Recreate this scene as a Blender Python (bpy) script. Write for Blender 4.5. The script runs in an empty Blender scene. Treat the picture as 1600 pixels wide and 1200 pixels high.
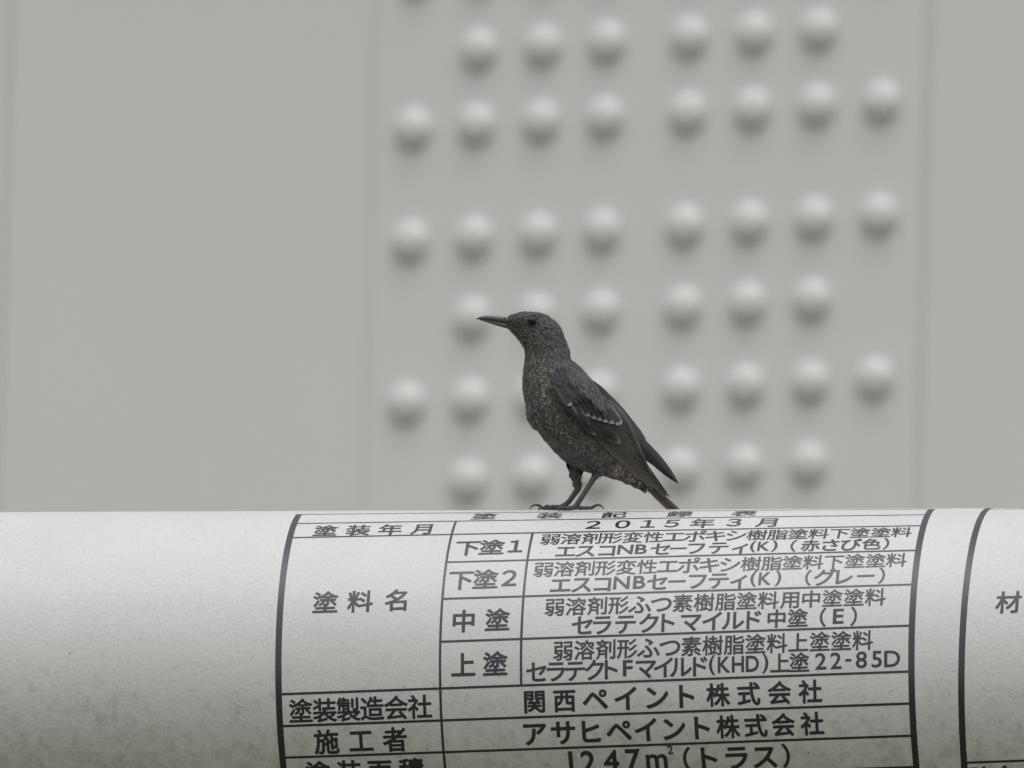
import bpy, bmesh, math, random
from math import sin, cos, radians, pi, sqrt, atan2
from mathutils import Vector, Matrix
from mathutils.bvhtree import BVHTree
from mathutils.geometry import tessellate_polygon

random.seed(7)
scene = bpy.context.scene
COL = scene.collection

# ------------------------------------------------------------------ camera
PX = 0.0005            # metres per photo pixel at the distance of the bird
DIST = 25.0            # camera to pipe
GROUND = 5.2           # height of the pipe axis above the ground
ELEV, ROLL = radians(8.85), 0.025
FWD = Vector((0, cos(ELEV), sin(ELEV)))
UP0 = Vector((0, -sin(ELEV), cos(ELEV)))
RT = cos(ROLL) * Vector((1, 0, 0)) + sin(ROLL) * UP0
UP = -sin(ROLL) * Vector((1, 0, 0)) + cos(ROLL) * UP0
AXIS0 = Vector((0, 0, GROUND))                # a point on the pipe axis
CAM = AXIS0 + UP * (497 * PX) - FWD * DIST

cd = bpy.data.cameras.new('camera')
cam = bpy.data.objects.new('camera', cd)
COL.objects.link(cam)
cam.matrix_world = Matrix.Translation(CAM) @ Matrix((RT, UP, -FWD)).transposed().to_4x4()
cd.sensor_width = 36
cd.lens = 36 / (1600 * PX) * DIST
cd.clip_start, cd.clip_end = 0.5, 5000
cd.dof.use_dof = True
cd.dof.focus_distance = DIST - 0.05
cd.dof.aperture_fstop = 21.0
scene.camera = cam

# ------------------------------------------------------------------ light
SUN_EL, SUN_AZ = radians(73), radians(176)    # overcast: a wide soft sun high behind the camera
w = bpy.data.worlds.new('World'); scene.world = w; w.use_nodes = True
nt = w.node_tree; nt.nodes.clear()
sky = nt.nodes.new('ShaderNodeTexSky'); sky.sky_type = 'NISHITA'; sky.sun_disc = False
sky.sun_elevation = SUN_EL; sky.sun_rotation = SUN_AZ
sky.air_density = 1.0; sky.dust_density = 6.0; sky.ozone_density = 1.0
hs = nt.nodes.new('ShaderNodeHueSaturation'); hs.inputs['Saturation'].default_value = 0.30
bg = nt.nodes.new('ShaderNodeBackground'); bg.inputs['Strength'].default_value = 0.12
wo = nt.nodes.new('ShaderNodeOutputWorld')
nt.links.new(sky.outputs[0], hs.inputs['Color']); nt.links.new(hs.outputs[0], bg.inputs[0])
nt.links.new(bg.outputs[0], wo.inputs[0])
sl = bpy.data.lights.new('sun', 'SUN'); sl.energy = 0.85; sl.angle = radians(140); sl.color = (1, .99, .975)
so = bpy.data.objects.new('sun', sl); COL.objects.link(so)
sd = Vector((sin(SUN_AZ) * cos(SUN_EL), cos(SUN_AZ) * cos(SUN_EL), sin(SUN_EL)))
so.rotation_euler = (-sd).to_track_quat('-Z', 'Y').to_euler()
so.location = (0, -5, 30)
vs = scene.view_settings
vs.view_transform = 'Standard'; vs.look = 'None'; vs.exposure = 0.22; vs.gamma = 1; vs.use_curve_mapping = False

# ------------------------------------------------------------------ helpers
def new_mat(name, color, rough=0.5, spec=0.5):
    m = bpy.data.materials.new(name); m.use_nodes = True
    b = m.node_tree.nodes['Principled BSDF']
    b.inputs['Base Color'].default_value = (*color, 1)
    b.inputs['Roughness'].default_value = rough
    b.inputs['Specular IOR Level'].default_value = spec
    return m, m.node_tree, b

def obj(name, mesh, mat=None, parent=None, smooth=True):
    if isinstance(mesh, bmesh.types.BMesh):
        me = bpy.data.meshes.new(name); mesh.to_mesh(me); mesh.free(); mesh = me
    if mat is not None and not mesh.materials: mesh.materials.append(mat)
    if smooth:
        for p in mesh.polygons: p.use_smooth = True
    o = bpy.data.objects.new(name, mesh); COL.objects.link(o)
    if parent is not None: o.parent = parent
    return o

def pydata(name, verts, faces):
    me = bpy.data.meshes.new(name); me.from_pydata([tuple(v) for v in verts], [], faces); me.update()
    return me

def thing(name, label, cat, loc):
    o = bpy.data.objects.new(name, None); COL.objects.link(o)
    o.location = loc; o.empty_display_size = .05
    o['label'] = label; o['category'] = cat
    return o

def adopt(child, parent):
    """parent without moving: geometry is written in world coordinates"""
    child.parent = parent
    child.matrix_parent_inverse = Matrix.Translation(parent.location).inverted()

# ------------------------------------------------------------------ ground
gm, gt, gb = new_mat('grass_bank', (.07, .075, .04), .95, .2)
n1 = gt.nodes.new('ShaderNodeTexNoise'); n1.inputs['Scale'].default_value = .6; n1.inputs['Detail'].default_value = 8
r1 = gt.nodes.new('ShaderNodeValToRGB')
r1.color_ramp.elements[0].color = (.082, .086, .036, 1); r1.color_ramp.elements[1].color = (.150, .150, .078, 1)
gt.links.new(n1.outputs['Fac'], r1.inputs[0]); gt.links.new(r1.outputs[0], gb.inputs['Base Color'])
N = 40
gv = []; gf = []
for j in range(N + 1):
    for i in range(N + 1):
        x = (i / N * 2 - 1); y = (j / N * 2 - 1)
        x = math.copysign(abs(x) ** 2.2, x) * 1500; y = math.copysign(abs(y) ** 2.2, y) * 1500
        gv.append((x, y, 0.25 * sin(x * .05) * cos(y * .043) - .1))
for j in range(N):
    for i in range(N):
        a = j * (N + 1) + i; gf.append((a, a + 1, a + N + 2, a + N + 1))
g = obj('ground', pydata('ground', gv, gf), gm); g['kind'] = 'structure'

# ------------------------------------------------------------------ girder behind
gp, pt, pb = new_mat('girder_paint', (.50, .50, .485), .5, .4)
tc = pt.nodes.new('ShaderNodeTexCoord')
nz = pt.nodes.new('ShaderNodeTexNoise'); nz.inputs['Scale'].default_value = 1.7; nz.inputs['Detail'].default_value = 5
rp = pt.nodes.new('ShaderNodeValToRGB')
rp.color_ramp.elements[0].position = .3; rp.color_ramp.elements[1].position = .75
rp.color_ramp.elements[0].color = (.638, .642, .643, 1); rp.color_ramp.elements[1].color = (.660, .664, .665, 1)
pt.links.new(tc.outputs['Object'], nz.inputs['Vector']); pt.links.new(nz.outputs['Fac'], rp.inputs[0])
pt.links.new(rp.outputs[0], pb.inputs['Base Color'])

GPSI = radians(27)
girder = thing('steel_girder', 'pale grey steel girder with rows of round bolt heads behind the bird', 'girder',
               Vector((0.133, 8.833, GROUND + 1.768)))
girder.rotation_euler = (0, 0, -GPSI)         # local x along the web, local -y out of the web, z up

def box_mesh(name, x0, x1, y0, y1, z0, z1, bev=.003):
    bm = bmesh.new()
    bmesh.ops.create_cube(bm, size=1)
    for v in bm.verts:
        v.co = Vector(((x0 + x1) / 2 + v.co.x * (x1 - x0), (y0 + y1) / 2 + v.co.y * (y1 - y0), (z0 + z1) / 2 + v.co.z * (z1 - z0)))
    if bev: bmesh.ops.bevel(bm, geom=bm.edges[:], offset=bev, segments=2, affect='EDGES')
    me = bpy.data.meshes.new(name); bm.to_mesh(me); bm.free(); return me

obj('web_plate', box_mesh('web_plate', -.776, 3.6, .008, .036, -1.2, 1.2), gp, girder, False)
obj('web_plate', box_mesh('web_plate', -3.6, -.7765, .0093, .041, -1.2, 1.2), gp, girder, False)
for z in (-1.2, 1.2):
    obj('flange', box_mesh('flange', -3.6, 3.6, -.12, .18, *((z, z + .03) if z > 0 else (z - .03, z))), gp, girder, False)
splice = obj('splice_plate', box_mesh('splice_plate', -.331, .3245, .0036, .0075, -.62, .62, .002), gp, girder, False)
# round bolt head: washer, short skirt, dome
prof = [(.0218, .0), (.0220, .0020), (.0213, .0042), (.0196, .0068), (.0168, .0093), (.0132, .0112), (.0090, .0125), (.0046, .0132), (0, .0134)]
bolt_paint, _, _ = new_mat('bolt_paint', (.655, .658, .656), .42, .5)
bv = []; bf = []; SG = 28
for r, h in prof[:-1]:
    for k in range(SG): bv.append((r * cos(2 * pi * k / SG), -h, r * sin(2 * pi * k / SG)))
bv.append((0, -prof[-1][1], 0))
for j in range(len(prof) - 2):
    for k in range(SG):
        bf.append((j * SG + k, j * SG + (k + 1) % SG, (j + 1) * SG + (k + 1) % SG, (j + 1) * SG + k))
j = len(prof) - 2
for k in range(SG): bf.append((j * SG + k, j * SG + (k + 1) % SG, len(bv) - 1))
bolt_me = pydata('bolt_head', bv, bf); bolt_me.materials.append(bolt_paint)
bm = bmesh.new(); bm.from_mesh(bolt_me); bmesh.ops.recalc_face_normals(bm, faces=bm.faces[:]); bm.to_mesh(bolt_me); bm.free()
for p in bolt_me.polygons: p.use_smooth = True
UC = [-.2835, -.2075, -.131, -.0545, .0435, .120, .1965, .273]
VR = [(.3165, 1), (.2335, 0), (.152, 1), (.030, 1), (-.0572, 0), (-.1452, 1), (-.2325, 0)]
for v, full in VR:
    for i, u in enumerate(UC):
        if not full and i in (0, 7): continue
        o = bpy.data.objects.new('bolt_head', bolt_me); COL.objects.link(o); o.parent = splice
        o.location = (u, .0036, v); o.rotation_euler = (0, random.uniform(0, 6.28), 0)

# ------------------------------------------------------------------ white pipe
PSI, TILT, R = radians(10.65), 0.0006, 0.15
AX = Vector((cos(PSI) * cos(TILT), -sin(PSI) * cos(TILT), sin(TILT)))
NV = Vector((-sin(PSI), -cos(PSI), 0))
TV = NV.cross(AX)
if TV.z < 0: TV = -TV
def cyl(u, arc, h=0.0):
    th = arc / R
    return AXIS0 + AX * u + (NV * sin(th) + TV * cos(th)) * (R + h)

pm, mt, pb = new_mat('white_paint', (.74, .74, .735), .42, .5)
tc = mt.nodes.new('ShaderNodeTexCoord')
def node(t, **k):
    n = mt.nodes.new(t)
    for a, b in k.items(): n.inputs[a].default_value = b
    return n
def ramp(t, e):
    n = t.nodes.new('ShaderNodeValToRGB')
    n.color_ramp.elements[0].position, n.color_ramp.elements[0].color = e[0][0], (*e[0][1], 1)
    n.color_ramp.elements[1].position, n.color_ramp.elements[1].color = e[1][0], (*e[1][1], 1)
    return n
def mul(a, b, fac=1.0):
    n = mt.nodes.new('ShaderNodeMix'); n.data_type = 'RGBA'; n.blend_type = 'MULTIPLY'
    n.inputs[0].default_value = fac
    mt.links.new(a, n.inputs[6]); mt.links.new(b, n.inputs[7]); return n.outputs[2]
base = node('ShaderNodeTexNoise', Scale=9.0, Detail=6.0, Roughness=.6)
mt.links.new(tc.outputs['Object'], base.inputs['Vector'])
rb = ramp(mt, [(.3, (.535, .535, .533)), (.7, (.575, .575, .574))]); mt.links.new(base.outputs['Fac'], rb.inputs[0])
grain = node('ShaderNodeTexNoise', Scale=420.0, Detail=5.0, Roughness=.75)
mt.links.new(tc.outputs['Object'], grain.inputs['Vector'])
rg = ramp(mt, [(.25, (.86, .86, .86)), (.75, (1.08, 1.08, 1.08))]); mt.links.new(grain.outputs['Fac'], rg.inputs[0])
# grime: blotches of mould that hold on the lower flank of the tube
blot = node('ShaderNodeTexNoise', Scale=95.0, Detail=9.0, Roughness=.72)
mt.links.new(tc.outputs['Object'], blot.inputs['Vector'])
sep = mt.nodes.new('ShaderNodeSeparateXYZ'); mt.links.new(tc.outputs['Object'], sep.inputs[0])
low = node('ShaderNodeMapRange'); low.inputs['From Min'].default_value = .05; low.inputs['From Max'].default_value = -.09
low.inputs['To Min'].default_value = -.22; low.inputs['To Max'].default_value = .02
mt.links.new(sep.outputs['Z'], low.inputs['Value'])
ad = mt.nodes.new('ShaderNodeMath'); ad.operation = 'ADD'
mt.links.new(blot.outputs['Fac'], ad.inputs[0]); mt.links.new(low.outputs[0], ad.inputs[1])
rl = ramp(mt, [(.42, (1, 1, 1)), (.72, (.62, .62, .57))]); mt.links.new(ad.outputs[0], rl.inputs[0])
# scattered dark specks
vo = mt.nodes.new('ShaderNodeTexVoronoi'); vo.inputs['Scale'].default_value = 62.0
mt.links.new(tc.outputs['Object'], vo.inputs['Vector'])
rs = ramp(mt, [(.035, (.25, .25, .24)), (.06, (1, 1, 1))]); mt.links.new(vo.outputs['Distance'], rs.inputs[0])
spn = node('ShaderNodeTexNoise', Scale=14.0, Detail=3.0)
mt.links.new(tc.outputs['Object'], spn.inputs['Vector'])
rsn = ramp(mt, [(.5, (0, 0, 0)), (.66, (1, 1, 1))]); mt.links.new(spn.outputs['Fac'], rsn.inputs[0])
mx = mt.nodes.new('ShaderNodeMix'); mx.data_type = 'RGBA'; mx.inputs[6].default_value = (1, 1, 1, 1)
mt.links.new(rsn.outputs[0], mx.inputs[0]); mt.links.new(rs.outputs[0], mx.inputs[7])
c = mul(rb.outputs[0], rg.outputs[0]); c = mul(c, rl.outputs[0]); c = mul(c, mx.outputs[2])
vo2 = mt.nodes.new('ShaderNodeTexVoronoi'); vo2.inputs['Scale'].default_value = 210.0
mt.links.new(tc.outputs['Object'], vo2.inputs['Vector'])
rs2 = ramp(mt, [(.06, (.55, .55, .54)), (.12, (1, 1, 1))]); mt.links.new(vo2.outputs['Distance'], rs2.inputs[0])
sp2 = node('ShaderNodeTexNoise', Scale=7.0, Detail=4.0); mt.links.new(tc.outputs['Object'], sp2.inputs['Vector'])
rm2 = ramp(mt, [(.48, (0, 0, 0)), (.62, (1, 1, 1))]); mt.links.new(sp2.outputs['Fac'], rm2.inputs[0])
mx2 = mt.nodes.new('ShaderNodeMix'); mx2.data_type = 'RGBA'; mx2.inputs[6].default_value = (1, 1, 1, 1)
mt.links.new(rm2.outputs[0], mx2.inputs[0]); mt.links.new(rs2.outputs[0], mx2.inputs[7])
c = mul(c, mx2.outputs[2])
mt.links.new(c, pb.inputs['Base Color'])
bmp1 = node('ShaderNodeBump', Strength=.6, Distance=.0006)
mt.links.new(grain.outputs['Fac'], bmp1.inputs['Height'])
wav = node('ShaderNodeTexNoise', Scale=26.0, Detail=4.0)
mt.links.new(tc.outputs['Object'], wav.inputs['Vector'])
bmp2 = node('ShaderNodeBump', Strength=.25, Distance=.002)
mt.links.new(wav.outputs['Fac'], bmp2.inputs['Height']); mt.links.new(bmp1.outputs[0], bmp2.inputs['Normal'])
mt.links.new(bmp2.outputs[0], pb.inputs['Normal'])

pipe = thing('steel_pipe', 'thick white steel pipe painted with a black Japanese paint record table', 'pipe', AXIS0)
SG = 360; us = [-5, -2] + [-.9 + .1 * i for i in range(20)] + [2, 5]
pv = []; pf = []
for u in us:
    for k in range(SG): pv.append(cyl(u, 2 * pi * R * k / SG) - AXIS0)
for j in range(len(us) - 1):
    for k in range(SG):
        pf.append((j * SG + k, j * SG + (k + 1) % SG, (j + 1) * SG + (k + 1) % SG, (j + 1) * SG + k))
pf.append(tuple(range(SG))); pf.append(tuple(range((len(us) - 1) * SG, len(us) * SG))[::-1])
bm = bmesh.new(); bm.from_mesh(pydata('tube', pv, pf)); bmesh.ops.recalc_face_normals(bm, faces=bm.faces[:])
tube_wall = obj('tube_wall', bm, pm, pipe)
for p in tube_wall.data.polygons:
    if len(p.vertices) > 4: p.use_smooth = False

# ---- black lettering and ruled lines, laid on the tube as paint
ink, it, ib = new_mat('black_sign_paint', (.012, .013, .023), .34, .65)
KROT = 0.033           # the stencil sits slightly turned on the tube
def tab(a, b, h=.00012, shear=0.0):
    """table millimetres -> point on the tube"""
    a, b = a + shear * b, b
    n = 1 + KROT * KROT
    u = (a + KROT * b) / n; wv = (b - KROT * a) / n
    return cyl(u / 1000, wv / 1000, h) - AXIS0

def strip(V, F, a0, a1, b0, b1, h, shear=0.0, step=4.0):
    na = max(1, int(abs(a1 - a0) / 20)); nb = max(1, int(abs(b1 - b0) / step))
    o = len(V)
    for j in range(nb + 1):
        for i in range(na + 1):
            V.append(tab(a0 + (a1 - a0) * i / na, b0 + (b1 - b0) * j / nb, h, shear))
    for j in range(nb):
        for i in range(na):
            p = o + j * (na + 1) + i; F.append((p, p + na + 1, p + na + 2, p + 1))

def lines(name, spec, h, shear=0.0):
    V, F = [], []
    for s in spec: strip(V, F, *s, h, shear)
    return obj(name, pydata(name, V, F), ink, pipe, False)
def H(b, a0, a1, t=1.9): return (a0, a1, b - t / 2, b + t / 2)
def VL(a, b0, b1, t=1.9): return (a - t / 2, a + t / 2, b0, b1)
LX, RX, TOP, BOT = -164.9, 334.6, 47.0, 440.0
# the heavy frame lines
lines('border_line', [(LX - 2.5, LX + 2.5, TOP - 1, BOT)], .00012)
lines('border_line', [(RX - 2.5, RX + 2.5, TOP - 1, BOT)], .00012)
lines('ruled_lines', [H(TOP, LX + 2.5, RX - 2.5)] +
      [H(b, LX + 2.5, RX - 2.5) for b in (72.6, 97.9, 246.0, 270.9, 296.0, 321.2, 346.4)] +
      [H(b, -37 + .95, RX - 2.5) for b in (134.7, 171.9, 208.9)], .00012)
lines('ruled_lines', [VL(-37, 73.6, BOT), VL(27, 98.9, 245.05)], .00018)
# second table at the right
lines('border_line', [(386.5 - 2.5 - 7, 386.5 + 2.5 - 7, 24, BOT)], .00012, -.0225)
lines('ruled_lines', [(382 + .0, 900, 24, 26), (382, 900, 49.6, 51.5), (382, 900, 318.1, 320)], .00012, -.0225)

TEXT = [  # characters, middle line (mm down the table), centres (mm along the table), em size, boldness
    ('塗装記録表', 59.4, [-16.2, 35.2, 86.3, 138.0, 188.8], 20.5, 0.0235),
    ('塗装年月', 86.7, [-138.0, -112.2, -86.9, -62.2], 19.5, 0.0235),
    ('２０１５年３月', 84.9, [73.0, 96.2, 116.4, 135.0, 159.2, 183.9, 209.5], 20, 0.0235),
    ('下塗１', 117.0, [-22.0, -2.8, 15.9], 20.5, 0.0246),
    ('下塗２', 153.5, [-23.6, -4.2, 14.5], 20.5, 0.0246),
    ('中塗', 191.7, [-19.1, 7.6], 20, 0.0269),
    ('上塗', 227.8, [-18.6, 6.7], 20, 0.0269),
    ('塗料名', 171.2, [-129.4, -101.9, -73.7], 20.5, 0.0246),
    ('塗装製造会社', 259.2, [-147.9, -129.0, -110.2, -91.3, -72.4, -53.6], 19.3, 0.0235),
    ('施工者', 284.1, [-129.0, -101.6, -74.8], 20, 0.0269),
    ('塗装面積', 309.1, [-137.7, -113.0, -88.6, -63.7], 20, 0.0269),
    ('弱溶剤形変性エポキシ樹脂塗料下塗塗料', 107.9, [42.1 + 16.27 * i for i in range(18)], 16.6, 0.0179),
    ('エスコNBセーフティ(K)（赤さび色）', 124.7, [56.1, 71.8, 88.7, 103.1, 115.6, 130.8, 144.9, 159.0, 176.6, 193.5, 203.6, 211.9, 220.7, 235.5, 248.9, 264.7, 280.8, 296.9, 308.4], 15.6, 0.0246),
    ('弱溶剤形変性エポキシ樹脂塗料下塗塗料', 145.2, [40.6 + 16.35 * i for i in range(18)], 16.6, 0.0179),
    ('エスコNBセーフティ(K)（グレー）', 161.6, [55.5, 72.2, 88.6, 103.6, 117.6, 131.7, 147.3, 163.4, 180.1, 195.8, 207.3, 216.3, 227.0, 250.5, 263.6, 279.0, 295.8, 308.4], 16.2, 0.0246),
    ('弱溶剤形ふつ素樹脂塗料用中塗塗料', 182.2, [52.1 + 16.84 * i for i in range(16)], 16.6, 0.0202),
    ('セラテクトマイルド中塗（E）', 198.8, [74.8, 90.5, 108.9, 127.3, 142.4, 160.6, 177.0, 193.6, 209.9, 227.8, 244.5, 264.3, 276.4, 288.6], 16.5, 0.0246),
    ('弱溶剤形ふつ素樹脂塗料上塗塗料', 219.3, [60.0 + 16.87 * i for i in range(15)], 16.6, 0.0202),
    ('セラテクトFマイルド(KHD)上塗22-85D', 235.4, [39.1, 54.5, 69.7, 85.0, 98.2, 111.3, 125.7, 139.3, 153.2, 168.3, 177.6, 187.0, 198.1, 209.5, 219.7, 231.3, 246.5, 263.3, 275.2, 285.0, 295.3, 307.4, 319.5], 16.3, 0.0235),
    ('関西ペイント株式会社', 258.4, [37.1, 60.8, 85.1, 109.1, 134.1, 157.4, 182.1, 206.3, 230.5, 254.7], 18.6, 0.0291),
    ('アサヒペイント株式会社', 283.4, [36.3, 58.6, 80.7, 102.6, 123.9, 146.4, 168.4, 188.9, 210.8, 232.5, 255.2], 18.6, 0.0291),
    ('1247m（トラス）', 308.0, [62.8, 76.4, 94.7, 111.9, 130.6, 154.5, 172.1, 193.9, 216.1, 232.8], 19.5, 0.0291),
    ('2', 300.4, [142.0], 9.5, 0.0224),
    ('材', 190.7, [409.7], 20.5, 0.0246),
    ('質', 190.7, [470.0], 20.5, 0.0246),
    ('防食', 331.5, [388.0, 406.8], 19.5, 0.0269),
    ('橋', 38.0, [412.0], 20.5, 0.0246),
]
HALF = set('NBKHDEFm0123456789()-')

def glyph_outline(ch):
    cu = bpy.data.curves.new('glyph', 'FONT'); cu.body = ch; cu.resolution_u = 4
    o = bpy.data.objects.new('glyph', cu); COL.objects.link(o)
    dg = bpy.context.evaluated_depsgraph_get(); dg.update()
    c = o.evaluated_get(dg).to_curve(dg)
    loops = []
    for sp in c.splines:
        pts = []
        if sp.type == 'BEZIER':
            bp = sp.bezier_points; n = len(bp)
            for i in range(n):
                p, q = bp[i], bp[(i + 1) % n]
                a, b, d, e = p.co.xy, p.handle_right.xy, q.handle_left.xy, q.co.xy
                straight = abs((b - a).cross(e - a)) < 1e-5 and abs((d - a).cross(e - a)) < 1e-5
                for t in ([0] if straight else [0, .25, .5, .75]):
                    pts.append(a * (1 - t) ** 3 + b * 3 * t * (1 - t) ** 2 + d * 3 * t * t * (1 - t) + e * t ** 3)
        else:
            pts = [p.co.xy for p in sp.points]
        out = []
        for p in pts:
            if not out or (p - out[-1]).length > 1e-4: out.append(p.copy())
        if len(out) > 2 and (out[0] - out[-1]).length < 1e-4: out.pop()
        if len(out) > 2: loops.append(out)
    o.to_curve_clear(); o.evaluated_get(dg).to_curve_clear()
    bpy.data.objects.remove(o); bpy.data.curves.remove(cu)
    return loops

def inside(p, poly):
    r = False; n = len(poly)
    for i in range(n):
        a, b = poly[i], poly[(i + 1) % n]
        if (a.y > p.y) != (b.y > p.y) and p.x < (b.x - a.x) * (p.y - a.y) / (b.y - a.y) + a.x: r = not r
    return r

def area(poly): return sum(poly[i].cross(poly[(i + 1) % len(poly)]) for i in range(len(poly))) / 2

def grow(poly, d, outer):
    """round-jointed offset: pushes the ink outwards by d"""
    if (area(poly) > 0) != outer: poly = poly[::-1]      # outer ccw, holes cw -> ink on the left, push right
    out = []; n = len(poly)
    for i in range(n):
        p, a, b = poly[i], poly[i - 1], poly[(i + 1) % n]
        t0 = (p - a).normalized(); t1 = (b - p).normalized()
        n0 = Vector((t0.y, -t0.x)); n1 = Vector((t1.y, -t1.x))
        cr = t0.cross(t1); ang = atan2(cr, t0.dot(t1))
        if ang > .35:
            k = max(2, int(ang / .45) + 1)
            a0 = atan2(n0.y, n0.x)
            for j in range(k + 1): out.append((p, p + Vector((cos(a0 + ang * j / k), sin(a0 + ang * j / k))) * d))
        else:
            m = n0 + n1
            if m.length < .2: out.append((p, p + n0 * d))
            else:
                m.normalize(); out.append((p, p + m * (d / max(.5, m.dot(n0)))))
    return out

GLY = {}
def glyph(ch, bold):
    """ink of one character: the filled outline and, a hair lower, a round-cornered rim that thickens the stroke"""
    key = (ch, bold)
    if key in GLY: return GLY[key]
    L = glyph_outline(ch)
    cu = bpy.data.curves.new('ink', 'CURVE'); cu.dimensions = '2D'; cu.fill_mode = 'BOTH'
    for l in L:
        sp = cu.splines.new('POLY'); sp.points.add(len(l) - 1); sp.use_cyclic_u = True
        for k, p in enumerate(l): sp.points[k].co = (p.x, p.y, 0, 1)
    o = bpy.data.objects.new('ink', cu); COL.objects.link(o)
    dg = bpy.context.evaluated_depsgraph_get(); dg.update()
    me = o.evaluated_get(dg).to_mesh()
    V = [(v.co.x, v.co.y, 1) for v in me.vertices]; F = [tuple(p.vertices) for p in me.polygons]
    bpy.data.objects.remove(o); bpy.data.curves.remove(cu)
    if bold > 0:
        for i, l in enumerate(L):
            depth = sum(1 for j, m in enumerate(L) if j != i and inside(l[0], m))
            pr = grow(l, bold, depth % 2 == 0)
            n = len(pr); o_ = len(V)
            for p, q in pr: V.append((p.x, p.y, 0)); V.append((q.x, q.y, 0))
            for k in range(n):
                a, b = o_ + 2 * k, o_ + 2 * ((k + 1) % n)
                F.append((a, a + 1, b + 1, b))
    xs = [v[0] for v in V]; ys = [v[1] for v in V]
    GLY[key] = (V, F, min(xs), max(xs), min(ys), max(ys))
    return GLY[key]

CJK_EM = None
g0 = glyph('塗', 0.0)
CJK_H = (g0[5] - g0[4]) / .92          # em in font units
CJK_MID = (g0[5] + g0[4]) / 2
for chars, b, centres, em, bold in TEXT:
    row = bpy.data.objects.new('lettering', None); COL.objects.link(row); row.parent = pipe
    sc_ = em / CJK_H
    for ch, a in zip(chars, centres):
        bm = bmesh.new()
        vs_, fs_, x0, x1, y0, y1 = glyph(ch, (bold * .72 if (chars.startswith('1247') and ch in '1247m') or ('85D' in chars and a > 255) else bold) * CJK_H)
        sx = sy = sc_
        cx = (x0 + x1) / 2; cy = CJK_MID
        if ch in HALF or ch in '２１０５３': cy = (y0 + y1) / 2
        if ch == 'm': cy += .07
        if 0x3041 <= ord(ch) <= 0x30ff and ch != 'ー': sx, sy = sc_ * 1.13, sc_ * 1.10
        if chars.startswith('1247') and ch in '1247m': sx, sy = sc_ * 1.25, sc_ * 1.28
        elif '85D' in chars and a > 255 and ch in '2285D': sx, sy = sc_ * 1.16, sc_ * 1.12
        elif ch in 'NBFE': sx, sy = sc_ * 1.16, sc_ * 1.08
        elif ch in 'KHFD': sx, sy = sc_ * .94, sc_ * 1.08
        elif ch in 'NBKHDEF2857140-' and len(chars) > 1: sx, sy = sc_ * 1.06, sc_ * 1.04
        sh = -.0225 if a > 340 else 0
        vm = []
        for v in vs_:
            q = bm.verts.new((a + (v[0] - cx) * sx - sh * 190, -(b - (v[1] - cy) * sy), .00005 * v[2])); vm.append(q)
        for f in fs_:
            try: bm.faces.new([vm[i] for i in f])
            except ValueError: pass
        bb = [v.co.y for v in bm.verts]
        y = min(bb) + 2.5
        while y < max(bb):
            bmesh.ops.bisect_plane(bm, geom=bm.verts[:] + bm.edges[:] + bm.faces[:], plane_co=(0, y, 0), plane_no=(0, 1, 0))
            y += 2.5
        for v in bm.verts:
            v.co = tab(v.co.x, -v.co.y, .0001 + v.co.z, sh)
        for f in bm.faces:
            f.normal_update()
            m = f.calc_center_median(); m = m - AX * m.dot(AX)
            if f.normal.dot(m) < 0: f.normal_flip()
        obj('character', bm, ink, row, False)

# ------------------------------------------------------------------ the bird
YB = -0.026                       # the bird's middle plane: just on the near side of the crown of the pipe
SE, CE = sin(ELEV), cos(ELEV)
def ray(x, y): return FWD * DIST + RT * ((x - 800) * PX) - UP * ((y - 600) * PX)
def P(x, y, d=0.0):
    """photo pixel on the bird's middle plane, then d pixels away from the viewer along world y"""
    r = ray(x, y); t = (YB - CAM.y) / r.y
    return CAM + r * t + Vector((0, d * PX, 0))
def Nn(x, y, d=0.0):
    """the point that appears at pixel x, y and lies d pixels behind the middle plane"""
    r = ray(x, y); t = (YB + d * PX - CAM.y) / r.y
    return CAM + r * t
def pipe_top(p):
    """height of the pipe's upper surface under the point p"""
    q = p - AXIS0; n = q.dot(NV)
    if abs(n) > R * .98: return -1e3
    u = q.dot(AX)
    return (AXIS0 + AX * u + NV * n + TV * sqrt(R * R - n * n)).z

bird = thing('songbird', 'speckled grey brown songbird perched on the white pipe, facing left', 'bird',
             Vector(P(885, 796, 0)))

SECT = [  # back point, belly point, half width (pixels)
    (792, 496, 792, 511.5, 6), (803.5, 490.5, 798, 517.5, 13), (820, 487.5, 806, 525, 19), (838, 488, 813.5, 534.5, 23),
    (855, 493.5, 819.5, 544, 25.5), (868, 502.5, 821, 554, 27), (877, 514, 820.5, 564, 28), (882, 528, 819, 577, 30),
    (889.5, 548, 817.5, 592, 33), (890.5, 561, 817.5, 605, 37), (904, 572.5, 819, 617, 41), (916, 586, 822, 631, 46),
    (929, 602, 823.5, 649, 50), (940, 619, 829.5, 662, 53), (950, 635, 838.5, 670, 54), (958, 650, 850, 684, 53),
    (965, 664, 863, 700, 51), (972, 678, 876, 713, 47), (979, 692, 890, 722, 42), (986, 706, 907, 731, 36),
    (993, 719, 925, 737, 29), (1000, 731, 945, 743, 22), (1008, 742, 966, 748, 16), (1014, 751, 985, 756, 11),
    (1018, 758, 1001, 763, 7)]
K = 40
V = []; F = []
for (bx, by, fx, fy, hw) in SECT:
    c = Vector(((bx + fx) / 2, (by + fy) / 2)); h = Vector((bx - fx, by - fy)) / 2
    for k in range(K):
        al = 2 * pi * k / K; ca, sa = cos(al), sin(al)
        q = c + h * (math.copysign(abs(ca) ** .95, ca))
        V.append(P(q.x, q.y, hw * math.copysign(abs(sa) ** .92, sa)))
for j in range(len(SECT) - 1):
    for k in range(K):
        F.append((j * K + k, j * K + (k + 1) % K, (j + 1) * K + (k + 1) % K, (j + 1) * K + k))
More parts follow.
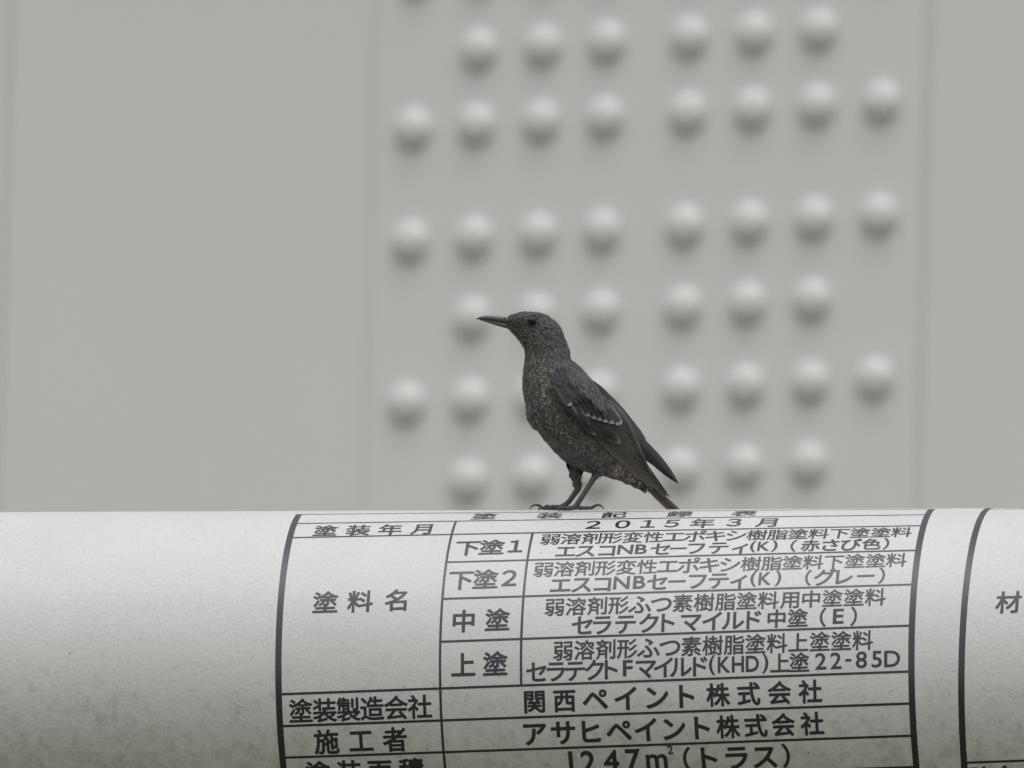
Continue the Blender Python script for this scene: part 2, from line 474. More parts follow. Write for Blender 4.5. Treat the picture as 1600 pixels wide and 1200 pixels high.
F.append(tuple(range(K))[::-1]); F.append(tuple(range((len(SECT) - 1) * K, len(SECT) * K)))

def tube(V, F, pts, rad, seg=14, flat=1.0):
    """tapered tube through world points, radii in metres"""
    o = len(V); n = len(pts)
    up = Vector((0, 1, 0))
    for i, p in enumerate(pts):
        t = (pts[min(i + 1, n - 1)] - pts[max(i - 1, 0)]).normalized()
        a = up - t * up.dot(t)
        if a.length < .1: a = Vector((1, 0, 0)) - t * t.x
        a.normalize(); b = t.cross(a)
        for k in range(seg):
            an = 2 * pi * k / seg
            V.append(p + (a * cos(an) * flat + b * sin(an)) * rad[i])
    for i in range(n - 1):
        for k in range(seg):
            F.append((o + i * seg + k, o + i * seg + (k + 1) % seg, o + (i + 1) * seg + (k + 1) % seg, o + (i + 1) * seg + k))
    F.append(tuple(o + k for k in range(seg))[::-1]); F.append(tuple(o + (n - 1) * seg + k for k in range(seg)))

def smooth_path(pts, rad, m=5):
    out = []; ro = []
    n = len(pts)
    for i in range(n - 1):
        p0, p1, p2, p3 = pts[max(i - 1, 0)], pts[i], pts[i + 1], pts[min(i + 2, n - 1)]
        for j in range(m):
            t = j / m
            out.append(.5 * ((2 * p1) + (p2 - p0) * t + (2 * p0 - 5 * p1 + 4 * p2 - p3) * t * t + (3 * p1 - p0 - 3 * p2 + p3) * t ** 3))
            ro.append(rad[i] * (1 - t) + rad[i + 1] * t)
    out.append(pts[-1]); ro.append(rad[-1]); return out, ro

# feathered thighs grow out of the belly
NEAR, FAR = -20, 18
for pts, rad in (([(915, 690, NEAR - 2), (925, 715, NEAR - 2), (931, 735, NEAR), (930.5, 747, NEAR)], [19, 14, 8.5, 5.2]),
                 ([(887, 680, FAR), (893, 705, FAR), (898.5, 730, FAR), (901, 748, FAR), (900.5, 757, FAR)], [20, 12.5, 7.8, 6.8, 5])):
    a, r_ = smooth_path([P(*q) for q in pts], [q * PX for q in rad])
    tube(V, F, a, r_, 16)

def remeshed(name, V, F, voxel, smooth=4):
    me = pydata(name, V, F)
    bm = bmesh.new(); bm.from_mesh(me); bmesh.ops.recalc_face_normals(bm, faces=bm.faces[:]); bm.to_mesh(me); bm.free()
    o = bpy.data.objects.new(name, me); COL.objects.link(o)
    md = o.modifiers.new('r', 'REMESH'); md.mode = 'VOXEL'; md.voxel_size = voxel
    if smooth:
        ms = o.modifiers.new('s', 'SMOOTH'); ms.factor = .5; ms.iterations = smooth
    dg = bpy.context.evaluated_depsgraph_get(); dg.update()
    res = bpy.data.meshes.new_from_object(o.evaluated_get(dg)); res.name = name
    bpy.data.objects.remove(o); bpy.data.meshes.remove(me)
    return res

body_me = remeshed('body', V, F, .0011, 6)
bodym, bt, bb_ = new_mat('down', (.052, .048, .045), .9, .15)
bvh_src = bmesh.new(); bvh_src.from_mesh(body_me)
BVH = BVHTree.FromBMesh(bvh_src)
def local(me, root):
    for v in me.vertices: v.co -= root.location
    return me
CENT = [Vector(((s[0] + s[2]) / 2, (s[1] + s[3]) / 2)) for s in SECT]
def to_px(p):
    v = p - CAM; z = v.dot(FWD)
    return 800 + v.dot(RT) / z * DIST / PX, 600 - v.dot(UP) / z * DIST / PX

# feather material: colour comes with each feather (its own pigment), fine barbs from noise
def feather_mat(name, rough, spec):
    m, t, b = new_mat(name, (.05, .05, .05), rough, spec)
    at = t.nodes.new('ShaderNodeVertexColor'); at.layer_name = 'pigment'
    tcx = t.nodes.new('ShaderNodeTexCoord')
    nz = t.nodes.new('ShaderNodeTexNoise'); nz.inputs['Scale'].default_value = 1500; nz.inputs['Detail'].default_value = 3
    t.links.new(tcx.outputs['Object'], nz.inputs['Vector'])
    rr = ramp(t, [(.3, (.72, .72, .72)), (.7, (1.25, 1.25, 1.25))]); t.links.new(nz.outputs['Fac'], rr.inputs[0])
    mxx = t.nodes.new('ShaderNodeMix'); mxx.data_type = 'RGBA'; mxx.blend_type = 'MULTIPLY'; mxx.inputs[0].default_value = 1
    t.links.new(at.outputs[0], mxx.inputs[6]); t.links.new(rr.outputs[0], mxx.inputs[7])
    t.links.new(mxx.outputs[2], b.inputs['Base Color'])
    b.inputs['Sheen Weight'].default_value = .08
    return m
fm = feather_mat('contour_feathers', .75, .25)
qm = feather_mat('flight_feathers', .5, .4)

def paint(me, cols):
    ca = me.color_attributes.new('pigment', 'FLOAT_COLOR', 'POINT')
    ca.data.foreach_set('color', [x for c in cols for x in (c[0], c[1], c[2], 1.0)])

def lerp3(a, b, t): return tuple(a[i] + (b[i] - a[i]) * t for i in range(3))
def scale3(a, k): return tuple(x * k for x in a)

def body_pigment(x, y, rnd):
    """base colour, tip colour, dark-band strength, feather length for a place on the body (photo pixels)"""
    # along-body coordinate
    best = min(range(len(CENT)), key=lambda i: (CENT[i].x - x) ** 2 + (CENT[i].y - y) ** 2)
    b_, f_ = Vector(SECT[best][0:2]), Vector(SECT[best][2:4])
    cr = ((Vector((x, y)) - f_).dot(b_ - f_)) / max(1, (b_ - f_).length_squared)   # 0 belly .. 1 back
    s = best
    if s <= 6:       # head
        base = (.050, .047, .046); tip = (.074, .071, .070); band = .0; ln = 5.5
        if cr < .45:
            base = (.060, .050, .040); tip = (.14, .12, .095) if rnd < .4 else (.06, .05, .042); band = .15; ln = 5
        if cr < .2 and s > 2:
            tip = (.24, .20, .155) if rnd < .5 else (.07, .058, .045)
        if (x - 831) ** 2 + (y - 503) ** 2 < 130 or (s <= 2 and .3 < cr < .75):
            base = (.028, .025, .024); tip = (.04, .036, .034); ln = 4
    elif s <= 10:    # neck and upper breast
        base = (.045, .039, .034); tip = (.22, .19, .155) if rnd < .38 else (.065, .056, .048); band = .6; ln = 8
        if cr > .62:
            base = (.056, .052, .052); tip = (.085, .08, .08); band = .2
            if s >= 9: base = (.085, .062, .050); tip = (.12, .09, .075)
    elif s <= 15:
        base = (.043, .037, .032); tip = (.21, .18, .15) if rnd < .3 and cr < .35 else (.072, .063, .056); band = .6; ln = 10
        if cr > .6: base = (.045, .043, .043); tip = (.095, .09, .09); band = .5; ln = 12
    elif s <= 19 or cr > .62:
        base = (.052, .047, .044); tip = (.088, .081, .075); band = .5; ln = 14
    else:
        base = (.10, .074, .058); tip = (.25, .185, .15) if rnd < .62 else (.035, .028, .025); band = .5; ln = 15
    return base, tip, band, ln

# plumage: thousands of small contour feathers lying back along the body
bm = bvh_src
bm.faces.ensure_lookup_table()
areas = [f.calc_area() for f in bm.faces]
import itertools
cum = list(itertools.accumulate(areas)); tot = cum[-1]
import bisect as _bis
FV = []; FF = []; FC = []; FN = []
SHAPE = [(0.0, .34), (.4, .55), (.72, .50), (.92, .28)]
NF = 22000
for it_ in range(NF):
    f = bm.faces[min(len(areas) - 1, _bis.bisect(cum, random.random() * tot))]
    p = f.calc_center_median() + Vector([random.uniform(-.0006, .0006) for _ in range(3)])
    n = f.normal.copy()
    x, y = to_px(p)
    rnd = random.random()
    if ((x - 829.5) / 9.0) ** 2 + ((y - 502.5) / 7.6) ** 2 < 1: continue
    # flow
    best = min(range(len(CENT)), key=lambda i: (CENT[i].x - x) ** 2 + (CENT[i].y - y) ** 2)
    i0, i1 = max(best - 1, 0), min(best + 1, len(CENT) - 1)
    fl2 = (CENT[i1] - CENT[i0])
    flow = (P(CENT[i1].x, CENT[i1].y) - P(CENT[i0].x, CENT[i0].y)).normalized()
    if y > 735 and x < 945: flow = Vector((-.1, 0, -1))      # thighs
    if 885 < x < 915 and y > 715: flow = Vector((.15, 0, -1))
    t = flow - n * flow.dot(n)
    if t.length < .25: continue
    t.normalize()
    side = n.cross(t)
    t = (t + side * random.gauss(0, .26)).normalized(); side = n.cross(t)
    base, tip, band, ln = body_pigment(x, y, rnd)
    if y > 728 and 880 < x < 946 and y > 735: ln = 7
    k = random.uniform(.75, 1.3); base = scale3(base, k * (1.30 if best <= 8 else 1.14)); tip = scale3(tip, random.uniform(1.0, 2.3)); gm_ = .6; base = lerp3(base, (sum(base) / 3,) * 3, gm_); tip = lerp3(tip, (sum(tip) / 3,) * 3, gm_)
    L = .88 * ln * random.uniform(.8, 1.25) * PX; W = L * random.uniform(.40, .60)
    lift = random.uniform(.015, .075) * (.35 if best <= 7 else .8)
    if random.random() < .025 and best > 7: lift += .13
    o = len(FV)
    p0 = p - n * (.35 * PX)
    for (s_, w_) in SHAPE:
        q = p0 + t * (L * s_) + n * (L * lift * s_ + .5 * PX * s_)
        for sg in (-1, 0, 1):
            FV.append(q + side * (W * w_ * sg) + n * (0.06 * W if sg == 0 else 0))
            c = lerp3(base, tip, .35 if s_ > .3 and sg else 0.0)
            if .6 < s_ < .8: c = lerp3(c, (.024, .021, .020), .75 * band)
            if s_ > .9: c = tip
            if sg == 0 and s_ < .8: c = lerp3(c, tip, .15)
            FC.append(c)
    FV.append(p0 + t * L + n * (L * lift + .5 * PX)); FC.append(tip)
    jn = (n + Vector((random.gauss(0, .10), random.gauss(0, .10), random.gauss(0, .10)))).normalized(); FN += [jn] * 13
    for r_ in range(3):
        for q in range(2):
            a = o + r_ * 3 + q; FF.append((a, a + 3, a + 4, a + 1))
    e = o + 9
    FF.append((e, o + 12, e + 1)); FF.append((e + 1, o + 12, e + 2))
# loose barbs: hair-thin pale strands on breast, flank and belly
for it_ in range(3600):
    f = bm.faces[min(len(areas) - 1, _bis.bisect(cum, random.random() * tot))]
    p = f.calc_center_median(); n = f.normal.copy(); x, y = to_px(p)
    if y < 500: continue
    best = min(range(len(CENT)), key=lambda i: (CENT[i].x - x) ** 2 + (CENT[i].y - y) ** 2)
    i0, i1 = max(best - 1, 0), min(best + 1, len(CENT) - 1)
    flow = (P(CENT[i1].x, CENT[i1].y) - P(CENT[i0].x, CENT[i0].y)).normalized()
    t = flow - n * flow.dot(n)
    if t.length < .25: continue
    t.normalize(); t = (t + n.cross(t) * random.gauss(0, .45)).normalized(); side = n.cross(t)
    L = (random.uniform(4, 7) if y < 560 else random.uniform(6, 14)) * PX; W = random.uniform(.28, .55) * PX
    cv = random.gauss(0, .12) * L; o = len(FV)
    k = random.uniform(.6, 1.5); c0 = scale3((.08, .074, .068), k); c1 = scale3((.21, .195, .18), k)
    for s_, w_ in ((0, .6), (.35, 1), (.7, .8), (1, .1)):
        q = p + n * PX * (1.0 + 1.5 * s_) + t * (L * s_) + side * (cv * s_ * s_)
        FV.append(q - side * W * w_); FV.append(q + side * W * w_)
        c = lerp3(c0, c1, s_); FC += [c, c]; FN += [n, n]
    for r_ in range(3): FF.append((o + r_ * 2, o + r_ * 2 + 2, o + r_ * 2 + 3, o + r_ * 2 + 1))
pl = pydata('plumage', [v - bird.location for v in FV], FF); paint(pl, FC)
po = obj('plumage', pl, fm, bird); pl.normals_split_custom_set_from_vertices(FN); po['kind'] = 'stuff'
body = obj('body', local(body_me, bird), bodym, bird)

# eye
def ball(name, c, r, mat, sy=1.0):
    bm = bmesh.new(); bmesh.ops.create_uvsphere(bm, u_segments=24, v_segments=16, radius=r)
    for v in bm.verts: v.co = Vector((v.co.x, v.co.y * sy, v.co.z)) + c - bird.location
    return obj(name, bm, mat, bird)
eyem, _, _ = new_mat('dark_eye', (.005, .004, .004), .10, .22)
lidm, _, _ = new_mat('eyelid_skin', (.06, .057, .055), .6, .3)
def surf(x, y, far=False):
    r = ray(x, y).normalized()
    if far:
        h = BVH.ray_cast(CAM + r * 60, -r)
    else:
        h = BVH.ray_cast(CAM, r)
    return h[0]
for far in (False, True):
    s0 = surf(831, 502.5)
    if s0 is None: continue
    cen = s0.copy()
    if far: cen.y = 2 * YB - s0.y
    sg = 1 if far else -1
    e = ball('eye', cen + Vector((0, sg * .2 * PX, 0)), 6.7 * PX, eyem)
    V2, F2 = [], []
    ring = [cen + Vector((cos(a) * 6.9 * PX, sg * 1.2 * PX, sin(a) * 6.3 * PX)) for a in [2 * pi * i / 24 for i in range(25)]]
    tube(V2, F2, ring, [.9 * PX] * 25, 8)
    l = obj('eyelid', pydata('eyelid', [v - bird.location for v in V2], F2), lidm, e)

# beak
beakm, kt, kb = new_mat('horn', (.058, .057, .060), .36, .5)
def loft(name, secs, mat, parent=bird):
    V, F = [], []
    K = 20
    for (bx, by, fx, fy, hw) in secs:
        c = Vector(((bx + fx) / 2, (by + fy) / 2)); h = Vector((bx - fx, by - fy)) / 2
        for k in range(K):
            al = 2 * pi * k / K
            V.append(P(c.x + h.x * cos(al), c.y + h.y * cos(al), hw * sin(al)) - bird.location)
    for j in range(len(secs) - 1):
        for k in range(K): F.append((j * K + k, j * K + (k + 1) % K, (j + 1) * K + (k + 1) % K, (j + 1) * K + k))
    F.append(tuple(range(K))[::-1]); F.append(tuple(range((len(secs) - 1) * K, len(secs) * K)))
    bm = bmesh.new(); bm.from_mesh(pydata(name, V, F)); bmesh.ops.recalc_face_normals(bm, faces=bm.faces[:])
    return obj(name, bm, mat, parent)
up_b = loft('upper_beak', [(801, 493.5, 799, 508, 6.5), (791, 495.6, 789.5, 506.6, 6), (781, 494.3, 779, 504.4, 5.6), (770, 493.3, 769, 502.6, 4.7), (760, 493.1, 759.5, 500.9, 3.7),
                           (752, 494.4, 752, 499.4, 2.2), (747, 496, 747, 499.2, 1.2), (744.6, 497.8, 744.8, 499.6, .5)], beakm)
loft('lower_beak', [(800, 505, 798, 514.5, 6.2), (789, 505.4, 787, 512, 5.4), (779, 503.4, 777, 509, 4.4), (769, 501.6, 767.5, 505.9, 3.3), (760, 500.2, 759, 503.1, 2.2), (750, 498.9, 750, 500.2, .9)], beakm)
nosm, _, _ = new_mat('nostril_hole', (.006, .006, .006), .9, .1)
for sg in (-1, 1):
    bm = bmesh.new(); bmesh.ops.create_uvsphere(bm, u_segments=12, v_segments=8, radius=1)
    c = P(788.5, 498.6, sg * 5.2) - bird.location
    for v in bm.verts:
        q = Vector((v.co.x * 2.6, v.co.y * .9, v.co.z * 1.1)) * PX
        v.co = Vector((q.x * cos(.25) + q.z * sin(.25), q.y, -q.x * sin(.25) + q.z * cos(.25))) + c
    obj('nostril', bm, nosm, up_b)

# legs and feet
legm, lt, lb = new_mat('scaly_leg', (.068, .064, .064), .5, .4)
vz = lt.nodes.new('ShaderNodeTexVoronoi'); vz.inputs['Scale'].default_value = 900
tcx = lt.nodes.new('ShaderNodeTexCoord'); lt.links.new(tcx.outputs['Object'], vz.inputs['Vector'])
bz = lt.nodes.new('ShaderNodeBump'); bz.inputs['Strength'].default_value = .5; bz.inputs['Distance'].default_value = .0003
lt.links.new(vz.outputs['Distance'], bz.inputs['Height']); lt.links.new(bz.outputs[0], lb.inputs['Normal'])
clawm, _, _ = new_mat('claw_horn', (.045, .042, .042), .35, .5)

def on_pipe(x, d, lift):
    """point above pixel column x at depth d, lift pixels above the pipe surface"""
    p = P(x, 794, d); p.z = pipe_top(p) + lift * PX; return p

def leg(d, knee, ankle_x, toes, claws):
    V, F = [], []
    an = on_pipe(ankle_x, d, 5.0)
    k0 = [P(q[0], q[1], d) for q in knee]
    pts, rad = smooth_path(k0 + [an], [q[2] * PX for q in knee] + [4.4 * PX], 4)
    tube(V, F, pts, rad, 12)
    for tp in toes:
        path = [an] + [on_pipe(x, d + dd, l) for (x, dd, l) in tp]
        pts, rad = smooth_path(path, [4.0 * PX] + [(3.2 - .28 * i) * PX for i in range(len(tp))], 4)
        # knuckle pads
        rad = [r * (1 + .13 * cos(i * 2 * pi / 4)) for i, r in enumerate(rad)]
        tube(V, F, pts, rad, 12)
    me = remeshed('leg', V, F, .00032, 2)
    o = obj('leg', local(me, bird), legm, bird)
    for cl in claws:
        V, F = [], []
        pts, rad = smooth_path([on_pipe(x, d + dd, l) for (x, dd, l) in cl], [2.4 * PX, 2.2 * PX, 1.7 * PX, 1.2 * PX, .4 * PX][:len(cl)], 4)
        tube(V, F, pts, rad, 10)
        obj('claw', pydata('claw', [v - bird.location for v in V], F), clawm, o)
    return o
# far leg: toes reach furthest left
leg(FAR, [(901, 752, 6.2), (903, 760, 5.6), (897, 770, 4.4), (887, 783, 4.1)], 876,
    [[(866, -4, 3.2), (856, -7, 3.0), (846, -9, 3.4)], [(866, 6, 3.2), (858, 13, 3.0), (852, 17, 3.0)],
     [(868, -10, 3.0), (864, -16, 3.0), (860, -22, 2.8)], [(886, 4, 3.2), (896, 6, 3.0)]],
    [[(847, -9, 3.6), (842, -9, 7.4), (835, -10, 8.0), (830, -10, 5.0), (828, -10, 0)],
     [(853, 17, 3.0), (849, 18, 6.0), (844, 19, 6.0), (841, 19, 1)],
     [(861, -22, 3.0), (857, -23, 6.0), (852, -24, 6.0), (849, -24, .5)],
     [(895, 6, 3), (900, 6, 6), (906, 7, 5), (909, 7, 0)]])
leg(NEAR, [(931, 742, 6.4), (929, 748, 5.2), (921, 761, 4.3), (910, 778, 4.2)], 899,
    [[(888, -3, 3.2), (879, -5, 3.0), (871, -6, 3.2)], [(890, 7, 3.0), (883, 12, 3.0), (877, 16, 3.0)],
     [(892, -8, 3.0), (888, -13, 2.9), (884, -18, 2.8)], [(908, 2, 3.0), (918, 3, 2.8), (926, 3, 3.2)]],
    [[(872, -6, 3.4), (867, -7, 6.8), (861, -7, 6.6), (857.5, -7, 1)],
     [(878, 16, 3), (873, 17, 6), (868, 17, 5.5), (865, 17, .5)],
     [(885, -18, 3), (880, -19, 5.6), (876, -20, 5), (873, -20, .3)],
     [(925, 3, 3.4), (931, 3, 6.8), (937, 3, 7.2), (941, 3, 4.2), (943.5, 3, .2)]])

# ---- flight feathers
WA, WB = Vector((868, 575)), Vector((1047, 777)); WL = (WB - WA).length; WD = (WB - WA) / WL; WN = Vector((WD.y, -WD.x))  # WN points to the back
def prof1(t, K_):
    for i in range(len(K_) - 1):
        if t <= K_[i + 1][0]:
            f = (t - K_[i][0]) / (K_[i + 1][0] - K_[i][0]); f = max(0, f)
            f = f * f * (3 - 2 * f)
            return K_[i][1] + (K_[i + 1][1] - K_[i][1]) * f
    return K_[-1][1]
def wing_depth(x, y):
    q = Vector((x, y)) - WA; t = q.dot(WD) / WL; s = q.dot(WN)
    D = prof1(t, [(-.1, 34), (.05, 43), (.25, 56), (.45, 54), (.65, 40), (.85, 22), (1.0, 13), (1.2, 8)])
    m = prof1(t, [(0, 34), (.3, 46), (.6, 40), (.8, 30), (1, 26)])
    k = max(-1, min(1, s / m))
    return -D * sqrt(max(.04, 1 - .85 * max(0, k) ** 2))
def near_depth(x, y):
    d = wing_depth(x, y)
    h = surf(x, y)
    if h is not None:
        db = (h.y - YB) / PX
        d = min(d, db - 3.2)
    return d

def feather(name, parent, base, tip, width, shape, pig, layer, depth_fn, bow=0.0, seg=12, flip=1, skew=0.0, camber=1.2):
    """one vane: a cambered blade from base to tip (pixels); pig = (vane, edge, tip colour, shaft)"""
    V, F, C = [], [], []
    b, t = Vector(base), Vector(tip); ax = t - b; L = ax.length; ax /= L; nr = Vector((ax.y, -ax.x))
    cols = [-1, -.82, -.4, 0, .4, .82, 1]
    for i in range(seg + 1):
        s_ = i / seg
        wdt = width * .5 * shape(s_)
        cx = b + ax * (L * s_) + nr * (bow * sin(pi * s_))
        for cidx in cols:
            q = cx + nr * (cidx * wdt + skew * wdt)
            d = depth_fn(q.x, q.y) - layer - (1 - cidx * cidx) * min(camber, width * .07) - (.35 if cidx == 0 else 0)
            V.append(Nn(q.x, q.y, d))
            c = pig[0]
            if abs(cidx) == 1: c = pig[1]
            elif abs(cidx) > .8: c = lerp3(pig[0], pig[1], .5)
            if cidx == 0: c = pig[3]
            if s_ > (.94 if pig[2][0] > .3 else .965): c = lerp3(c, pig[2], .95)
            elif s_ > .90: c = lerp3(c, pig[2], .12 if abs(cidx) < .9 else .6)
            k = random.uniform(.82, 1.18) * .88
            C.append(scale3(c, k))
    n = len(cols)
    for i in range(seg):
        for j in range(n - 1): F.append((i * n + j, i * n + j + 1, (i + 1) * n + j + 1, (i + 1) * n + j))
    low = [v.z < pipe_top(v) + .0002 for v in V]
    F = [f for f in F if not all(low[i] for i in f)]
    for v in V:
        z = pipe_top(v) + .0002
        if v.z < z: v.z = z
    me = pydata(name, [v - bird.location for v in V], F); paint(me, C)
    o = obj(name, me, qm, parent)
    return o

def sh_quill(s):   # long flight feather: near parallel, rounded point
    return min(1, .55 + 1.6 * s) * (1 - max(0, (s - .62) / .38) ** 2.2 * .94)
def sh_round(s):   # covert: broad with round end
    return min(1, .6 + 1.4 * s) * sqrt(max(.02, 1 - max(0, (s - .72) / .285) ** 2))
def sh_square(s):
    return min(1, .5 + 1.2 * s) * (1 - max(0, (s - .9) / .1) ** 2 * .45)

def L2(a, b, t): return (a[0] + (b[0] - a[0]) * t, a[1] + (b[1] - a[1]) * t)
dark = (.020, .0185, .0185); edge = (.075, .066, .060); brown = (.025, .0215, .021); pale = (.36, .345, .325)

wing = bpy.data.objects.new('wing', None); COL.objects.link(wing); wing.parent = bird
# primaries: outermost lies lowest
prim = [((906, 648), (1004, 748)), ((910, 650), (1016, 759)), ((914, 652), (1029, 768)), ((919, 654), (1041, 775)), ((925, 654), (1047, 777)),
        ((931, 654), (1042, 769)), ((936, 654), (1034, 758)), ((940, 653), (1026, 747))]
for i, (b, t) in enumerate(prim):
    feather('primary_feather', wing, b, t, 12.5, sh_quill, (scale3(brown, random.uniform(.8, 1.15)), (.19, .168, .155), (.05, .043, .038), (.010, .009, .009)), -1.5 + i * 1.15, near_depth, -2.5, seg=16, camber=.5)
sec = [((928, 645), (1019, 744)), ((933, 642), (1014, 735)), ((938, 638), (1010, 726)), ((942, 634), (1003, 712)), ((944, 630), (996, 696)), ((946, 627), (988, 679))]
for i, (b, t) in enumerate(sec):
    feather('secondary_feather', wing, b, t, 20 - i * .6, sh_quill, (scale3(dark, random.uniform(.85, 1.3)), (.115, .098, .088), (.035, .031, .029), (.010, .009, .009)), 8.0 + i * .9, near_depth, 2.5, seg=16, camber=.7)
# primary coverts and alula: a blackish panel along the lower edge
pc = [((880, 612), (932, 680)), ((884, 612), (941, 684)), ((890, 616), (953, 690)), ((896, 620), (969, 693))]
for i, (b, t) in enumerate(pc):
    feather('primary_covert', wing, b, t, 17, sh_round, ((.014, .0135, .016), (.040, .038, .040), (.26, .25, .24) if i in (0, 3) else (.05, .048, .05), (.012, .012, .012)), 8.6 + i * .5, near_depth, -2.0)
al = [((868, 600), (906, 651)), ((872, 598), (913, 655)), ((877, 598), (921, 664))]
for i, (b, t) in enumerate(al):
    feather('alula_feather', wing, b, t, 16, sh_round, ((.015, .0145, .018), (.055, .053, .058), (.07, .068, .07), (.012, .012, .012)), 10.6 + i * .5, near_depth, -2.0)
# greater coverts with whitish tips
gc = [((884, 602), (908, 648)), ((890, 602), (920.6, 650.5)), ((897, 604), (930.6, 654.5)), ((904, 606), (939.4, 657)), ((911, 609), (948.7, 660)), ((920, 613), (958.5, 662)), ((928, 617), (967, 664.5)), ((934, 620), (971, 663))]
for i, (b, t) in enumerate(gc):
    feather('greater_covert', wing, b, t, 15.5 if i < 6 else 12, sh_round, ((.015, .0145, .017), (.24, .235, .235), pale if i else (.06, .06, .06), (.013, .013, .014)), 12.4 + i * .55, near_depth, 1.5, seg=18)
# median coverts
mc = [((862, 590), (882.5, 614)), ((866, 590), (892, 634)), ((873, 589), (901, 631)), ((880, 588), (908, 628)), ((888, 588), (915, 626)), ((896, 590), (921, 628))]
for i, (b, t) in enumerate(mc):
    feather('median_covert', wing, b, t, 16, sh_round, ((.017, .0165, .021), (.13, .125, .13) if i == 1 else (.04, .038, .042), pale if i < 2 else (.06, .058, .062), (.014, .014, .015)), 14.5 + i * .5, near_depth, 1.0, seg=18)
# lesser coverts: small, slaty blue
rows = [((860, 584), (890, 610), 6), ((864, 578), (897, 604), 6), ((869, 574), (903, 599), 6), ((875, 571), (906, 592), 5)]
for r_, (a, b, n) in enumerate(rows):
    for i in range(n):
        q = L2(a, b, (i + .5 * (r_ % 2) * .6) / (n - 1) * .98)
        q = (q[0] + random.uniform(-1.2, 1.2), q[1] + random.uniform(-1.2, 1.2))
        k = random.uniform(.8, 1.25)
        feather('lesser_covert', wing, q, (q[0] + 10 + random.uniform(-1, 1), q[1] + 14 + random.uniform(-1, 1)), 10.5, sh_round,
                (scale3((.022, .023, .032), k), scale3((.036, .038, .052), k), scale3((.060, .062, .078), k), (.02, .02, .026)), 16.6 + r_ * .8 + i * .05, near_depth, .8, seg=8)
# scapulars and mantle feathers draped over the upper wing
scp = [((878, 572), (920, 616), 10), ((882, 571), (925, 614), 10), ((885, 570), (929, 616), 10), ((889, 571), (933, 620), 11), ((892, 573), (937, 626), 11), ((896, 576), (940, 632), 11), ((900, 579), (943, 636), 10)]
for r_, (a, b, n) in enumerate(scp):
    for i in range(n):
        q = L2(a, b, i / (n - 1)); q = (q[0] + random.uniform(-2.5, 2.5), q[1] + random.uniform(-2.5, 2.5))
        k = random.uniform(.7, 1.3)
        bs = (.072, .052, .042) if q[1] < 582 and q[0] > 890 else (.046, .044, .044)
        pl_ = random.random() < .3
        ln = random.uniform(12, 19); an = .97 + random.gauss(0, .16)
        feather('scapular_feather', wing, q, (q[0] + ln * cos(an), q[1] + ln * sin(an)), random.uniform(6, 9.5), sh_round,
                (scale3(bs, k), scale3((.085, .081, .081), k), scale3((.16, .15, .145) if pl_ else (.08, .075, .074), k), scale3((.034, .032, .032), k)), 17.0 + r_ * .25 + (n - i) * .25 + random.uniform(0, .6), near_depth, random.uniform(-.6, 1.2), seg=7)

MV, MF, MC = [], [], []
for i in range(420):
    t_ = random.random(); q = L2((884, 572), (948, 634), t_); o_ = random.uniform(-14, 11) * (1 - .35 * t_)
    x, y = q[0] + WN.x * o_, q[1] + WN.y * o_
    an = .95 + random.gauss(0, .4); ln = random.uniform(5, 11); o = len(MV); cv = random.gauss(0, .1) * ln
    k = random.uniform(.5, 1.5); c0 = scale3((.06, .057, .056), k); c1 = scale3((.17, .165, .16), k)
    for s_, w_ in ((0, .35), (.35, .5), (.7, .4), (1, .08)):
        px_, py_ = x + cos(an) * ln * s_ - sin(an) * cv * s_ * s_, y + sin(an) * ln * s_ + cos(an) * cv * s_ * s_
        d = near_depth(px_, py_) - 22.5 - s_
        MV += [Nn(px_ - sin(an) * w_, py_ + cos(an) * w_, d), Nn(px_ + sin(an) * w_, py_ - cos(an) * w_, d)]
        c = lerp3(c0, c1, s_); MC += [c, c]
    for r_ in range(3): MF.append((o + r_ * 2, o + r_ * 2 + 1, o + r_ * 2 + 3, o + r_ * 2 + 2))
mw = pydata('loose_barbs', [v - bird.location for v in MV], MF); paint(mw, MC)
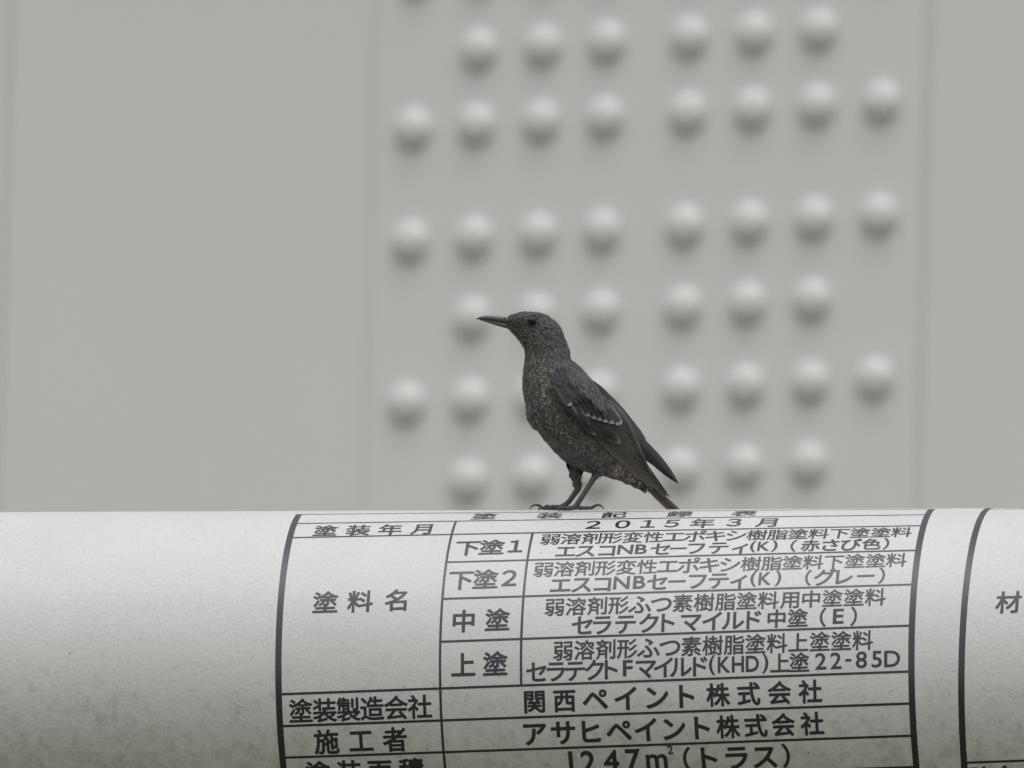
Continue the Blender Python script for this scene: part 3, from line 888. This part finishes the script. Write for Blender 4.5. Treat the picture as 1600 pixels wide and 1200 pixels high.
mo = obj('loose_barbs', mw, fm, wing); mo['kind'] = 'stuff'

# the far wing: only its upper edge and tip show behind the back
wing2 = bpy.data.objects.new('wing', None); COL.objects.link(wing2); wing2.parent = bird
def far_depth(x, y):
    q = Vector((x, y)) - WA; t = q.dot(WD) / WL
    return prof1(t, [(0, 40), (.3, 46), (.5, 34), (.7, 20), (.9, 14), (1.1, 12)])
fw = [((905, 590), (985, 690), 30, sh_round), ((915, 600), (1003, 703), 28, sh_round), ((925, 615), (1011, 709), 26, sh_round)]
for i, (b, t, wd, sh) in enumerate(fw):
    feather('tertial_feather', wing2, b, t, wd, sh, (scale3(dark, .65), (.035, .030, .028), (.035, .030, .028), (.009, .008, .008)), i * .7, far_depth, 6)
for i, (b, t, wd) in enumerate([((950, 650), (1060, 755.5), 19), ((953, 650), (1053, 747), 18), ((957, 652), (1043, 738), 18), ((950, 652), (1036, 735), 20), ((948, 652), (1028, 729), 20)]):
    feather('primary_feather', wing2, b, t, wd, sh_quill, (scale3(brown, .6), (.035, .030, .027), (.022, .019, .018), (.008, .008, .008)), 1.2 - i * .5, far_depth, 2.5)
# rump feathers between the wings
def rump_depth(x, y): return 0.0
# tail
tail = bpy.data.objects.new('tail', None); COL.objects.link(tail); tail.parent = bird
tl = [((1001.5, 745.5), (1067.5, 807.5), 10, -9), ((1001, 746), (1067, 808.5), 11, -7), ((1000, 746.5), (1066, 809.5), 11.5, -5), ((999.5, 747.5), (1065.5, 810.5), 11, -3), ((999, 748.5), (1064.5, 811), 10, -1),
      ((1001, 746), (1067, 808), 11, 3), ((1000, 747), (1066, 809), 11, 6), ((1000, 748), (1065, 810), 11, 9)]
for i, (b, t, wd, dd) in enumerate(tl):
    reddish = (.135, .092, .074) if i in (1, 2, 3, 4) else (.045, .036, .033)
    feather('tail_feather', tail, b, t, wd, sh_square, (reddish, scale3(reddish, 1.25), scale3(reddish, .9), scale3(reddish, .5)), 0, lambda x, y, dd=dd: dd * .6 + 4, 0)
